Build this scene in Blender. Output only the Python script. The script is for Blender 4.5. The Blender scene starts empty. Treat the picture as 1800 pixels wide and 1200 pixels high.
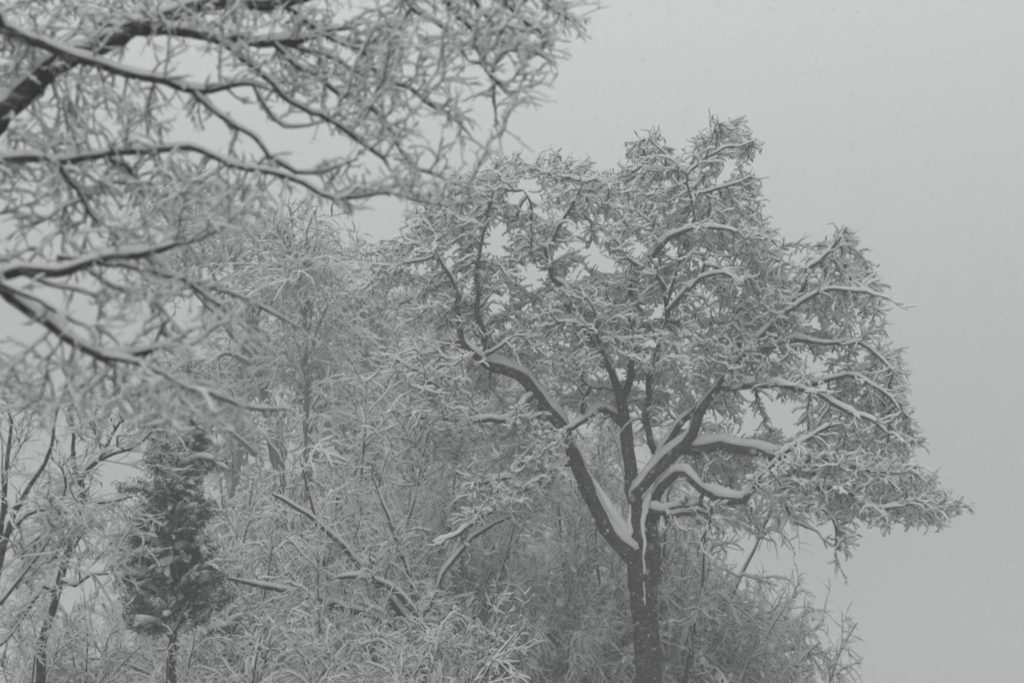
import bpy, math, random
import numpy as np
from mathutils import Vector, noise
from mathutils.kdtree import KDTree

# ------------------------------------------------------------------ camera, sky, light, exposure
SC = bpy.context.scene
COL = SC.collection
PITCH = math.radians(18.0)
CAM = np.array((0.0, 0.0, 1.6))
cam_data = bpy.data.cameras.new('camera')
cam_data.lens = 40.0
cam_data.sensor_width = 36.0
cam_data.clip_end = 3000
cam_data.dof.use_dof = True
cam_data.dof.focus_distance = 22.5
cam_data.dof.aperture_fstop = 1.3
cam = bpy.data.objects.new('camera', cam_data)
cam.location = CAM
cam.rotation_euler = (math.pi / 2 + PITCH, 0, 0)
COL.objects.link(cam)
SC.camera = cam

W = bpy.data.worlds.new('World')
SC.world = W
W.use_nodes = True
wt = W.node_tree
bg = wt.nodes['Background']
sky = wt.nodes.new('ShaderNodeTexSky')
sky.sky_type = 'NISHITA'
sky.sun_disc = False
sky.sun_elevation = math.radians(42)
sky.sun_rotation = math.radians(200)
hs = wt.nodes.new('ShaderNodeHueSaturation')
hs.inputs['Saturation'].default_value = 0.04
wt.links.new(sky.outputs['Color'], hs.inputs['Color'])
tc = wt.nodes.new('ShaderNodeTexCoord')
sx = wt.nodes.new('ShaderNodeSeparateXYZ')
wt.links.new(tc.outputs['Generated'], sx.inputs[0])
mr = wt.nodes.new('ShaderNodeMapRange')      # overcast sky: brighter overhead than at the horizon
mr.inputs['From Min'].default_value = 0.0
mr.inputs['From Max'].default_value = 1.0
mr.inputs['To Min'].default_value = 2.6
mr.inputs['To Max'].default_value = 9.6
wt.links.new(sx.outputs['Z'], mr.inputs['Value'])
vm = wt.nodes.new('ShaderNodeVectorMath')
vm.operation = 'SCALE'
vm.inputs[0].default_value = (0.985, 1.0, 0.992)
wt.links.new(mr.outputs[0], vm.inputs['Scale'])
mx = wt.nodes.new('ShaderNodeMix')
mx.data_type = 'RGBA'
mx.inputs['Factor'].default_value = 0.92
wt.links.new(hs.outputs['Color'], mx.inputs['A'])
wt.links.new(vm.outputs[0], mx.inputs['B'])
wt.links.new(mx.outputs['Result'], bg.inputs['Color'])
bg.inputs['Strength'].default_value = 0.1

sun_d = bpy.data.lights.new('sun', 'SUN')
sun_d.energy = 1.5
sun_d.angle = math.radians(90)
sun_d.color = (1.0, 0.985, 0.96)
sun = bpy.data.objects.new('sun', sun_d)
sun.rotation_euler = (math.radians(48), 0, math.radians(-20))
COL.objects.link(sun)

SC.view_settings.view_transform = 'Standard'
SC.view_settings.look = 'None'
SC.view_settings.exposure = 0.1
SC.view_settings.gamma = 1.0
SC.view_settings.use_curve_mapping = False
SC.cycles.max_bounces = 14
SC.cycles.diffuse_bounces = 12
SC.cycles.transmission_bounces = 8
SC.cycles.volume_bounces = 1
SC.cycles.filter_width = 1.9
HAZE = 0.0088
SNOW_ALBEDO = 0.935

rng = np.random.default_rng(7)
R8 = random.Random(5)
UP = np.array((0.0, 0.0, 1.0))
cp, sp = math.cos(PITCH), math.sin(PITCH)
FWD = np.array((0, cp, sp)); CUP = np.array((0, -sp, cp)); RIGHT = np.array((1.0, 0, 0))


def P(px, py, Y):
    """point of the place that stands Y metres ahead, seen at photo position px, py"""
    px = np.asarray(px, float); py = np.asarray(py, float); Y = np.asarray(Y, float)
    u = (px - 900) / 2000; v = (600 - py) / 2000
    d = FWD + u[..., None] * RIGHT + v[..., None] * CUP
    return CAM + d * (Y / d[..., 1])[..., None]


def ground_z(x, y):
    x = np.asarray(x, float); y = np.asarray(y, float)
    s = 1 / (1 + np.exp(-(y - 26) / 5.0))
    left = 1 / (1 + np.exp((x + 2.0) / 3.0))
    z = 2.6 * s * left + 0.035 * np.clip(y - 26, 0, 60) * left
    z -= 1.2 * (1 / (1 + np.exp(-(x - 9) / 3.0)))
    z += 0.10 * np.sin(x * 0.7 + 1) * np.cos(y * 0.5) + 0.05 * np.sin(x * 1.9 + y * 1.3)
    return z


# ------------------------------------------------------------------ materials
def mat(name):
    m = bpy.data.materials.new(name); m.use_nodes = True
    b = m.node_tree.nodes['Principled BSDF']
    return m, m.node_tree, b


def snow_material():
    m, t, b = mat('snow')
    geo = t.nodes.new('ShaderNodeNewGeometry')
    n = t.nodes.new('ShaderNodeTexNoise'); n.inputs['Scale'].default_value = 3.0; n.inputs['Detail'].default_value = 5
    t.links.new(geo.outputs['Position'], n.inputs['Vector'])
    r = t.nodes.new('ShaderNodeMapRange')
    r.inputs['To Min'].default_value = SNOW_ALBEDO - 0.08; r.inputs['To Max'].default_value = SNOW_ALBEDO + 0.06
    t.links.new(n.outputs[0], r.inputs['Value'])
    v = t.nodes.new('ShaderNodeVectorMath'); v.operation = 'SCALE'; v.inputs[0].default_value = (0.985, 1.0, 1.0)
    t.links.new(r.outputs[0], v.inputs['Scale'])
    t.links.new(v.outputs[0], b.inputs['Base Color'])
    n2 = t.nodes.new('ShaderNodeTexNoise'); n2.inputs['Scale'].default_value = 38; n2.inputs['Detail'].default_value = 3
    t.links.new(geo.outputs['Position'], n2.inputs['Vector'])
    bp = t.nodes.new('ShaderNodeBump'); bp.inputs['Strength'].default_value = 0.45; bp.inputs['Distance'].default_value = 0.02
    t.links.new(n2.outputs[0], bp.inputs['Height'])
    t.nodes.remove(b)
    df = t.nodes.new('ShaderNodeBsdfDiffuse'); tl = t.nodes.new('ShaderNodeBsdfTranslucent'); ms = t.nodes.new('ShaderNodeMixShader')
    ms.inputs[0].default_value = 0.55          # thin snow lets light through
    for q in (df, tl): t.links.new(v.outputs[0], q.inputs['Color'])
    t.links.new(bp.outputs[0], df.inputs['Normal'])
    t.links.new(df.outputs[0], ms.inputs[1]); t.links.new(tl.outputs[0], ms.inputs[2])
    t.links.new(ms.outputs[0], t.nodes['Material Output'].inputs['Surface'])
    return m


def bark_material(name, c0, c1, fleck=0.6):
    """dark furrowed bark with driven snow caught in the furrows"""
    m, t, b = mat(name)
    b.inputs['Roughness'].default_value = 0.9
    b.inputs['Specular IOR Level'].default_value = 0.15
    geo = t.nodes.new('ShaderNodeNewGeometry')
    mp = t.nodes.new('ShaderNodeMapping'); mp.inputs['Scale'].default_value = (1, 1, 0.3)
    t.links.new(geo.outputs['Position'], mp.inputs['Vector'])
    n = t.nodes.new('ShaderNodeTexNoise'); n.inputs['Scale'].default_value = 22; n.inputs['Detail'].default_value = 6
    t.links.new(mp.outputs[0], n.inputs['Vector'])
    cr = t.nodes.new('ShaderNodeValToRGB')
    cr.color_ramp.elements[0].position = 0.32; cr.color_ramp.elements[0].color = (*c0, 1)
    cr.color_ramp.elements[1].position = 0.68; cr.color_ramp.elements[1].color = (*c1, 1)
    t.links.new(n.outputs[0], cr.inputs[0])
    mp2 = t.nodes.new('ShaderNodeMapping'); mp2.inputs['Scale'].default_value = (0.55, 0.55, 1.3)
    mp2.inputs['Rotation'].default_value = (0, math.radians(-25), 0)
    t.links.new(geo.outputs['Position'], mp2.inputs['Vector'])
    f = t.nodes.new('ShaderNodeTexNoise'); f.inputs['Scale'].default_value = 24; f.inputs['Detail'].default_value = 8; f.inputs['Roughness'].default_value = 0.7
    t.links.new(mp2.outputs[0], f.inputs['Vector'])
    r = t.nodes.new('ShaderNodeMapRange'); r.inputs['From Min'].default_value = 0.53; r.inputs['From Max'].default_value = 0.64
    r.inputs['To Max'].default_value = fleck
    t.links.new(f.outputs[0], r.inputs['Value'])
    mix = t.nodes.new('ShaderNodeMix'); mix.data_type = 'RGBA'
    t.links.new(r.outputs[0], mix.inputs['Factor']); t.links.new(cr.outputs[0], mix.inputs['A'])
    mix.inputs['B'].default_value = (0.62, 0.63, 0.63, 1)
    t.links.new(mix.outputs['Result'], b.inputs['Base Color'])
    bp = t.nodes.new('ShaderNodeBump'); bp.inputs['Strength'].default_value = 0.8; bp.inputs['Distance'].default_value = 0.03
    t.links.new(n.outputs[0], bp.inputs['Height']); t.links.new(bp.outputs[0], b.inputs['Normal'])
    return m


SNOW = snow_material()
OAK_BARK = bark_material('oak_bark', (0.014, 0.014, 0.013), (0.045, 0.043, 0.04), 0.32)
TWIG_BARK = bark_material('twig_bark', (0.03, 0.03, 0.027), (0.07, 0.068, 0.063), 0.12)
FAR_BARK = bark_material('grey_bark', (0.025, 0.025, 0.023), (0.065, 0.063, 0.06), 0.30)
mN, tN, bN = mat('needles')
bN.inputs['Base Color'].default_value = (0.07, 0.08, 0.07, 1); bN.inputs['Roughness'].default_value = 0.8


# ------------------------------------------------------------------ mesh helpers
def mesh_obj(name, V, F, material, parent=None, smooth=True, mi=None):
    me = bpy.data.meshes.new(name)
    V = np.asarray(V, np.float32); F = np.asarray(F, np.int32)
    if len(F) == 0: return None
    me.vertices.add(len(V)); me.vertices.foreach_set('co', V.ravel())
    k = F.shape[1]
    me.loops.add(F.size); me.loops.foreach_set('vertex_index', F.ravel())
    me.polygons.add(len(F))
    me.polygons.foreach_set('loop_start', np.arange(0, F.size, k, dtype=np.int32))
    me.polygons.foreach_set('use_smooth', np.full(len(F), smooth))
    me.materials.append(material)
    if mi is not None:
        me.materials.append(SNOW)
        me.polygons.foreach_set('material_index', mi)
    me.update(calc_edges=True)
    o = bpy.data.objects.new(name, me); COL.objects.link(o)
    if parent is not None:
        o.parent = parent
        o.matrix_parent_inverse = ROOTINV.get(parent.name, parent.matrix_world.inverted())
    return o


ROOTINV = {}


def flatten(chains):
    """chains: list of (pts[n,3], rad[n]) -> concatenated arrays + chain ids"""
    pts = np.concatenate([c[0] for c in chains]); rad = np.concatenate([c[1] for c in chains])
    ln = np.array([len(c[0]) for c in chains]); cid = np.repeat(np.arange(len(chains)), ln)
    return pts, rad, cid, ln


def block(arr, rads):
    """arr (N,k,3), rads (N,k) -> flat form"""
    N, k, _ = arr.shape
    return arr.reshape(-1, 3), rads.reshape(-1), np.repeat(np.arange(N), k), np.full(N, k)


def merge(flats):
    flats = [f for f in flats if f is not None and len(f[0])]
    off = 0; P_, R_, C_, L_ = [], [], [], []
    for p, r, c, l in flats:
        P_.append(p); R_.append(r); C_.append(c + off); L_.append(l); off += len(l)
    return np.concatenate(P_), np.concatenate(R_), np.concatenate(C_), np.concatenate(L_)


def tangents(p, cid):
    n = len(p)
    nx = np.minimum(np.arange(n) + 1, n - 1); pv = np.maximum(np.arange(n) - 1, 0)
    nx = np.where(cid[nx] == cid, nx, np.arange(n)); pv = np.where(cid[pv] == cid, pv, np.arange(n))
    t = p[nx] - p[pv]
    return t / (np.linalg.norm(t, axis=1, keepdims=True) + 1e-9)


def unit(v): return v / (np.linalg.norm(v, axis=-1, keepdims=True) + 1e-9)


def ring_faces(cid, K):
    n = len(cid)
    a = np.nonzero(cid[:-1] == cid[1:])[0]
    j = np.arange(K); j2 = (j + 1) % K
    A = a[:, None] * K
    f = np.stack([A + j, A + j2, A + K + j2, A + K + j], -1)
    return f.reshape(-1, 4)


def bark_tubes(flat, K, rough=0.0):
    p, r, cid, ln = flat
    t = tangents(p, cid)
    ref = np.array((0.25, 0.93, 0.27)); ref = ref / np.linalg.norm(ref)
    u = unit(np.cross(t, ref)); v = np.cross(t, u)
    a = np.arange(K) * 2 * np.pi / K
    rr = r[:, None] * np.ones(K)
    if rough: rr = rr * (1 + rough * (rng.random((len(p), K)) - 0.5))
    V = p[:, None] + rr[..., None] * (np.cos(a)[:, None] * u[:, None] + np.sin(a)[:, None] * v[:, None])
    return V.reshape(-1, 3), ring_faces(cid, K)


def snow_tubes(flat, K, T, lump=0.25, bare=0.0, wmin=0.0, vert=0.12, wide=0.42, tip=0.25):
    """snow lying along the top of every branch: deep on level wood, thin on steep wood"""
    p, r, cid, ln = flat
    n = len(p)
    t = tangents(p, cid)
    h = np.sqrt(np.clip(1 - t[:, 2] ** 2, 0, 1))
    up = unit(UP - t * t[:, 2:3]); side = np.cross(t, up)
    first = np.r_[True, cid[1:] != cid[:-1]]; last = np.r_[cid[1:] != cid[:-1], True]
    cf = rng.uniform(0.65, 1.3, len(ln)); cf[rng.random(len(ln)) < bare] = 0.12
    if len(ln) == 1:      # a limb: thickness that swells and thins along it, more of it on thick wood
        s_ = np.r_[0, np.cumsum(np.linalg.norm(np.diff(p, axis=0), axis=1))] / max(r.max() * 5, 0.1)
        cf = (0.85 + 0.75 * np.array([noise.noise(Vector((q, n * 0.37, 0))) for q in s_])) * np.clip(r / (0.55 * T), 0.35, 1.1) ** 0.6
        cf = np.clip(cf, 0.12, 1.5); cid_ = cid; cid = np.arange(n)
    l = 1 + lump * 2 * (rng.random(n) - 0.5)
    l = (l + np.r_[l[1:], l[-1]]) * 0.5
    Th = T * np.clip((h - vert) / 0.75, 0.03, 1) ** 0.8 * l * cf[cid]
    if len(ln) == 1: cid = cid_
    a = r * 0.96 * np.clip(h * 1.6, 0.3, 1) + Th * wide + wmin * h
    hb = (0.85 * r * np.clip(h * 1.5, 0.2, 1) + Th) / 2
    off = 0.15 * r + hb
    end = np.where(last, tip, np.where(first, 0.7, 1.0))
    a = a * end; hb = hb * end
    off = np.where(last, off * 0.6, off)
    an = np.arange(K) * 2 * np.pi / K + np.pi / K
    c = p + up * off[:, None]
    V = c[:, None] + (a[:, None] * np.cos(an))[..., None] * side[:, None] + (hb[:, None] * np.sin(an))[..., None] * up[:, None]
    return V.reshape(-1, 3), ring_faces(cid, K)


def twig_prisms(flat, T, lump=0.35, bare=0.04, wide=0.30, wrap=0.3):
    """fine wood too thin to show its own round: a ridge of snow with the dark bark as its underside"""
    p, r, cid, ln = flat
    n = len(p)
    t = tangents(p, cid)
    h = np.sqrt(np.clip(1 - t[:, 2] ** 2, 0, 1))
    up = unit(UP - t * t[:, 2:3]); side = np.cross(t, up)
    last = np.r_[cid[1:] != cid[:-1], True]
    cf = rng.uniform(0.6, 1.35, len(ln)); cf[rng.random(len(ln)) < bare] = 0.1
    Th = T * np.clip((h - 0.05) / 0.75, 0.05, 1) * cf[cid] * (1 + lump * 2 * (rng.random(n) - 0.5))
    e = np.where(last, 0.7, 1.0)
    a = (r + Th * wide) * e
    lo = p - up * (r * 0.6 * e)[:, None] + up * (Th * 0.12)[:, None]
    V = np.stack([lo + side * a[:, None], lo - side * a[:, None], p + up * ((r + Th) * e)[:, None]], 1)
    F = ring_faces(cid, 3)
    mi = np.tile(np.array((0, 1, 1), np.int32), len(F) // 3)
    seg = np.nonzero(cid[:-1] == cid[1:])[0]                 # snow wraps round the underside of about half of them
    wrapped = rng.random(len(ln)) < wrap
    mi[::3][wrapped[cid[seg]]] = 1
    return V.reshape(-1, 3), F, mi


def smooth_line(pts, rad, step):
    """Catmull-Rom resampling with a little natural waver"""
    pts = np.asarray(pts, float); rad = np.asarray(rad, float)
    q = np.vstack([2 * pts[0] - pts[1], pts, 2 * pts[-1] - pts[-2]])
    O, Rr = [], []
    for i in range(len(pts) - 1):
        n = max(1, int(np.linalg.norm(pts[i + 1] - pts[i]) / step))
        s = (np.arange(n) / n)[:, None]
        a, b, c, d = q[i], q[i + 1], q[i + 2], q[i + 3]
        O.append(0.5 * (2 * b + (c - a) * s + (2 * a - 5 * b + 4 * c - d) * s * s + (3 * b - a - 3 * c + d) * s ** 3))
        Rr.append(rad[i] + (rad[i + 1] - rad[i]) * s[:, 0])
    O.append(pts[-1:]); Rr.append(rad[-1:])
    O = np.concatenate(O); Rr = np.concatenate(Rr)
    if len(O) > 2:
        O[1:-1] += (rng.random((len(O) - 2, 3)) - 0.5) * 0.3 * np.minimum(Rr, 0.06)[1:-1, None]
        q = np.array([noise.noise_vector(Vector(v * (0.22 / max(Rr.max(), 0.02)))) for v in O])
        O[1:-1] += (q * (np.minimum(Rr, 0.12)[:, None] * 0.8 + 0.012 * min(1, step / 0.14)))[1:-1]
    return O, Rr * (1 + (0.10 if Rr.max() < 0.2 else 0.03) * (rng.random(len(Rr)) - 0.5))


def spawn(par, parr, n, L, t0, t1, ang, droop, wig, k, rfac=0.6, rmin=0.008, bias=None, up=0.0, taper=0.5, flat=1.0):
    """n children per parent line. par (N,K,3) parr (N,K) -> (N*n,k,3),(N*n,k)"""
    N, K, _ = par.shape
    idx = np.repeat(np.arange(N), n)
    t = rng.uniform(t0, t1, len(idx)) * (K - 1)
    i = np.clip(t.astype(int), 0, K - 2); f = (t - i)[:, None]
    a, b = par[idx, i], par[idx, i + 1]
    p = a + (b - a) * f
    tan = unit(b - a)
    pr = parr[idx, i]
    perp = unit(np.cross(tan, rng.normal(size=tan.shape)))
    an = rng.uniform(ang[0], ang[1], len(idx))[:, None]
    d = unit(np.cos(an) * tan + np.sin(an) * perp + np.array((0, 0, up)) + (0 if bias is None else bias))
    d = unit(d * np.array((1, 1, flat)))
    Ls = rng.uniform(L[0], L[1], len(idx)) * (1 - taper * t / (K - 1))
    out = np.empty((len(idx), k, 3)); out[:, 0] = p
    st = (Ls / (k - 1))[:, None]
    for j in range(1, k):
        d = unit(d + rng.normal(size=d.shape) * wig + np.array((0, 0, -droop)))
        out[:, j] = out[:, j - 1] + d * st
    r0 = np.maximum(pr * rfac, rmin)
    rr = r0[:, None] * np.linspace(1, 0.35, k)[None]
    rr = np.maximum(rr, rmin * 0.55)
    return out, rr


def inpoly(x, y, poly):
    poly = np.asarray(poly, float); c = np.zeros(len(x), bool); j = len(poly) - 1
    for i in range(len(poly)):
        xi, yi = poly[i]; xj, yj = poly[j]
        if yi != yj:
            c ^= ((yi > y) != (yj > y)) & (x < (xj - xi) * (y - yi) / (yj - yi) + xi)
        j = i
    return c


def attract(poly, n, Yr, holes=(), clump=0.0, freq=0.9, yc=None):
    poly = np.asarray(poly, float)
    lo, hi = poly.min(0), poly.max(0)
    out = []
    got = 0
    while got < n:
        x = rng.uniform(lo[0], hi[0], 4 * n); y = rng.uniform(lo[1], hi[1], 4 * n)
        m = inpoly(x, y, poly)
        for hx, hy, hr in holes: m &= (x - hx) ** 2 + (y - hy) ** 2 > hr * hr
        x, y = x[m], y[m]
        Y = rng.uniform(Yr[0], Yr[1], len(x))
        if yc:
            cx, w, Y0 = yc
            Y = Y0 + (Y - Y0) * np.sqrt(np.clip(1 - ((x - cx) / w) ** 2, 0.12, 1))
        q = P(x, y, Y)
        if clump:
            v = np.array([noise.noise(Vector(a * freq)) for a in q])
            q = q[v > clump - 0.5]
        out.append(q); got += len(q)
    return np.concatenate(out)[:n]


def colonize(pos, par, lid, A, step, kill, infl, iters, jit=0.25, stiff=0.35, trop=(0, 0, 0.0)):
    pos = [np.asarray(p) for p in pos]; par = list(par); lid = list(lid)
    pos = np.array(pos)
    A = A.copy()
    kd = KDTree(len(pos))
    for i, p in enumerate(pos): kd.insert(p, i)
    kd.balance()
    near = np.empty(len(A), int); dist = np.empty(len(A))
    for i, a in enumerate(A):
        _, j, d = kd.find(a); near[i] = j; dist[i] = d
    pdir = np.zeros_like(pos)
    stuck = {}
    trop = np.array(trop)
    for it in range(iters):
        alive = dist > kill
        A, near, dist = A[alive], near[alive], dist[alive]
        if not len(A): break
        # early rounds reach far, so that the distant parts of the crown get fed as well
        m = dist < infl
        if m.sum() == 0: break
        k, inv = np.unique(near[m], return_inverse=True)
        s = np.zeros((len(k), 3)); np.add.at(s, inv, unit(A[m] - pos[near[m]]))
        d = unit(s)
        d = unit(d + stiff * pdir[k] + jit * rng.normal(size=d.shape) + trop)
        new = pos[k] + d * step
        ok = np.ones(len(k), bool)
        for q, kk in enumerate(k):
            c = stuck.get(kk, 0); stuck[kk] = c + 1
            if c > 3: ok[q] = False
        if not ok.any(): break
        # attractors of exhausted nodes are dropped
        bad = set(k[~ok].tolist())
        if bad:
            keep = np.array([n_ not in bad for n_ in near])
            A, near, dist = A[keep], near[keep], dist[keep]
            if not len(A): break
        k, d, new = k[ok], d[ok], new[ok]
        base = len(pos)
        pos = np.vstack([pos, new]); pdir = np.vstack([pdir, d])
        par += k.tolist(); lid += [lid[q] for q in k]
        kd = KDTree(len(new))
        for i, p in enumerate(new): kd.insert(p, base + i)
        kd.balance()
        for i, a in enumerate(A):
            _, j, dd = kd.find(a)
            if dd < dist[i]: near[i] = j; dist[i] = dd
    return pos, np.array(par), np.array(lid)


def tree_chains(pos, par, lid, nfix, rtip, power, rcap, fixr):
    n = len(pos)
    cnt = np.zeros(n); kids = [[] for _ in range(n)]
    for i in range(nfix, n): kids[par[i]].append(i)
    for i in range(n - 1, nfix - 1, -1):
        if not kids[i]: cnt[i] = 1
        if par[i] >= nfix: cnt[par[i]] += cnt[i]
    r = rtip * np.maximum(cnt, 1) ** power
    r = np.minimum(r, rcap)
    chains = []
    for i in range(nfix, n):
        pa = par[i]
        lead = pa < nfix
        if not lead:
            best = max(kids[pa], key=lambda q: cnt[q])
            lead = best != i
        if lead:
            ids = [pa]; cur = i
            while True:
                ids.append(cur)
                if not kids[cur]: break
                cur = max(kids[cur], key=lambda q: cnt[q])
            rr = r[ids].copy()
            rr[0] = min(rr[1] * 1.15, fixr[pa] if pa < nfix else r[pa])
            chains.append((pos[ids], rr, lid[i]))
    return chains, cnt, r


# ------------------------------------------------------------------ things
def thing(name, label, cat, loc, group=None, kind=None):
    o = bpy.data.objects.new(name, None); COL.objects.link(o)
    o.location = loc; o.empty_display_size = 0.3
    from mathutils import Matrix
    ROOTINV[o.name] = Matrix.Translation(Vector(loc)).inverted()
    o['label'] = label; o['category'] = cat
    if group: o['group'] = group
    if kind: o['kind'] = kind
    return o


def stuff(o):
    if o is not None: o['kind'] = 'stuff'
    return o


def sub(name, V, F, m, parent, mi=None):
    """child of a part: parts sit at the root's own origin, so the same inverse serves"""
    o = mesh_obj(name, V, F, m, mi=mi)
    if o is None: return None
    o.parent = parent
    if parent.parent is not None:
        # world = root.T * inv(root.T) * ... : parts carry world coordinates
        o.matrix_parent_inverse.identity()
    return o


def limb_tree(root, trunk_lines, limbs, A, par, bark, K=9):
    """traced limbs + grown crown + twigs, each limb a part with its own snow and twigs"""
    lines = []
    for (nm, tr) in [('trunk', t) for t in trunk_lines] + [('branch', l) for l in limbs]:
        tr = np.array(tr, float)
        p = P(tr[:, 0], tr[:, 1], tr[:, 3])
        r = tr[:, 2] / 2000 * tr[:, 3] / 2 * 0.96
        if nm == 'branch': r[-1] *= 0.5
        lines.append((nm,) + smooth_line(p, r, par['lstep']))
    pos, pr, lid, fixr = [], [], [], []
    for i, (nm, p, r) in enumerate(lines):
        if nm == 'trunk' and not par.get('trunk_grows'): continue
        m = r < par['grow_r']
        m[:1] = False
        if m.sum() == 0: m[-1] = True
        pos += list(p[m]); lid += [i] * int(m.sum()); pr += [-1] * int(m.sum()); fixr += list(r[m])
    nfix = len(pos)
    pos, pr, lid = colonize(pos, pr, lid, A, par['step'], par['kill'], par['infl'], par['iters'], par.get('jit', 0.25), par.get('stiff', 0.35), par.get('trop', (0, 0, 0)))
    chains, cnt, rr = tree_chains(pos, pr, lid, nfix, par['rtip'], par.get('power', 0.42), par['rcap'], fixr)
    # twigs
    ii = np.arange(nfix, len(pos)); ii = ii[cnt[ii] <= par.get('twig_cnt', 12)]
    seg = np.stack([pos[pr[ii]], pos[ii]], 1); sr = np.stack([rr[ii], rr[ii]], 1)
    ctr = par.get('ctr')
    tw, tr_ = spawn(seg, sr, par['ntw'], par['ltw'], 0.1, 1.0, (0.35, 1.15), par['droop'], par['wig'], par['ktw'], 0.75, par['rtw'], taper=0.0, bias=par.get('bias'), flat=par.get('flat', 1.0))
    tid = np.repeat(lid[ii], par['ntw'])
    tw2, tr2 = spawn(tw, tr_, par['ntw2'], par['ltw2'], 0.3, 1.0, (0.4, 1.1), par['droop'], par['wig'], 3, 0.8, par['rtw'] * 0.85, taper=0.2)
    tid2 = np.repeat(tid, par['ntw2'])
    shoots = {}
    for i, (nm, p, r) in enumerate(lines):            # short shoots straight off the thinner limbs
        q = np.nonzero(r < par['shoot_r'])[0]
        if nm == 'trunk' or len(q) < 3: continue
        pp, rr2 = p[q[0]:q[-1] + 1], r[q[0]:q[-1] + 1]
        ln_ = np.linalg.norm(np.diff(pp, axis=0), axis=1).sum()
        a_, b_ = spawn(pp[None], rr2[None], max(2, int(ln_ / par['shoot_gap'])), par['shoot_l'], 0.02, 1.0, (0.4, 1.2), 0.05, 0.28, 5, 0.4, par['rtw'] * 1.2, taper=0.35)
        c_, d_ = spawn(a_, b_, 3, (par['shoot_l'][0] * 0.4, par['shoot_l'][1] * 0.45), 0.25, 1.0, (0.3, 0.9), 0.05, 0.25, 4, 0.7, par['rtw'], taper=0.3)
        shoots[i] = [block(a_, b_), block(c_, d_)]
    total = 0
    for i, (nm, p, r) in enumerate(lines):
        big = flatten([(p, r)])
        V, F = bark_tubes(big, K, 0.12)
        part = mesh_obj(nm, V, F, bark, root)
        dense = flatten([(p, r)])
        V, F = snow_tubes(dense, 9, par['T'] * (0.9 if r.max() > 0.03 else 0.7), 0.16, vert=0.22, wide=0.22)
        s = sub('snow', V, F, SNOW, part)
        mine = [(c[0], c[1]) for c in chains if c[2] == i]
        fl = []
        if mine: fl.append(flatten(mine))
        m1 = tid == i; m2 = tid2 == i
        twl = []
        twl += shoots.get(i, [])
        if m1.any(): twl.append(block(tw[m1], tr_[m1]))
        if m2.any():
            V, F, mi = twig_prisms(block(tw2[m2], tr2[m2]), par['Tt'] * 0.75, bare=0.05, wrap=0.6); total += len(F) * 2
            stuff(sub('fine_twigs', V, F, TWIG_BARK, part, mi))
        if fl:
            V, F = bark_tubes(fl[0], 4); total += len(F) * 2
            stuff(sub('side_branches', V, F, TWIG_BARK, part))
            V, F = snow_tubes(fl[0], 5, par['Ts'], 0.5, 0.03, vert=0.1, wide=0.36); total += len(F) * 2
            stuff(sub('side_branch_snow', V, F, SNOW, part))
        if twl:
            f2 = merge(twl)
            V, F = bark_tubes(f2, 3); total += len(F) * 2
            stuff(sub('twigs', V, F, TWIG_BARK, part))
            V, F = snow_tubes(f2, 4, par['Tt'], 0.5, par.get('bare', 0.05), vert=0.05, wide=0.5, tip=0.7); total += len(F) * 2
            stuff(sub('twig_snow', V, F, SNOW, part))
    print('TREE', root.name, 'nodes', len(pos), 'tw', len(tw), len(tw2), 'tris', total)


def Yl(pts, y0, y1=None, y=None):
    """give a traced line (px, py, width) a depth that runs from y0 to y1"""
    n = len(pts)
    y1 = y0 if y1 is None else y1
    out = []
    for i, q in enumerate(pts):
        out.append((q[0], q[1], q[2], y0 + (y1 - y0) * i / max(1, n - 1)))
    return out


# ------------------------------------------------------------------ the ground
def build_ground():
    xs = np.concatenate([np.linspace(-240, -60, 12)[:-1], np.linspace(-60, 60, 130), np.linspace(60, 240, 12)[1:]])
    ys = np.concatenate([np.linspace(-100, -10, 8)[:-1], np.linspace(-10, 80, 110), np.linspace(80, 380, 20)[1:]])
    X, Y = np.meshgrid(xs, ys)
    Z = ground_z(X, Y)
    V = np.stack([X, Y, Z], -1).reshape(-1, 3)
    nx = len(xs); a = (np.arange(len(ys) - 1)[:, None] * nx + np.arange(nx - 1)).ravel()
    F = np.stack([a, a + 1, a + nx + 1, a + nx], -1)
    o = mesh_obj('ground', V, F, SNOW)
    o['kind'] = 'structure'
    o['label'] = 'snow covered ground rising to the left behind the thicket'


build_ground()

# the haze of falling snow
bpy.ops.mesh.primitive_cube_add(size=1, location=(0, 140, 9.0))
hz = bpy.context.object
hz.name = 'haze'; hz.data.name = 'haze'
hz.scale = (500, 500, 30)
hz['kind'] = 'stuff'; hz['label'] = 'pale air full of fine falling snow'
mh = bpy.data.materials.new('haze_air'); mh.use_nodes = True
th = mh.node_tree
th.nodes.remove(th.nodes['Principled BSDF'])
pv = th.nodes.new('ShaderNodeVolumePrincipled')
pv.inputs['Color'].default_value = (0.80, 0.815, 0.81, 1)
pv.inputs['Density'].default_value = HAZE
th.links.new(pv.outputs[0], th.nodes['Material Output'].inputs['Volume'])
hz.data.materials.append(mh)

# ------------------------------------------------------------------ the big oak
OY = 22.0
base = P(1138, 1190, OY); base = np.array((base[0], base[1], float(ground_z(base[0], base[1]))))
oak = thing('oak_tree', 'large snow-laden oak with forked dark trunk and broad rounded crown standing at the right', 'tree', tuple(base))
trunks = [
    [(1146, 1330, 62, 22), (1140, 1240, 52, 22), (1137, 1170, 47, 22), (1131, 1090, 47, 22), (1128, 1030, 50, 22), (1122, 975, 44, 22), (1117, 920, 30, 22), (1117, 880, 27, 22.0)],
    [(1142, 1150, 30, 22.15), (1143, 1080, 30, 22.15), (1144, 1010, 27, 22.15), (1145, 950, 24, 22.15), (1147, 900, 23, 22.15), (1152, 868, 22, 22.1)],
]
L = []
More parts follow.
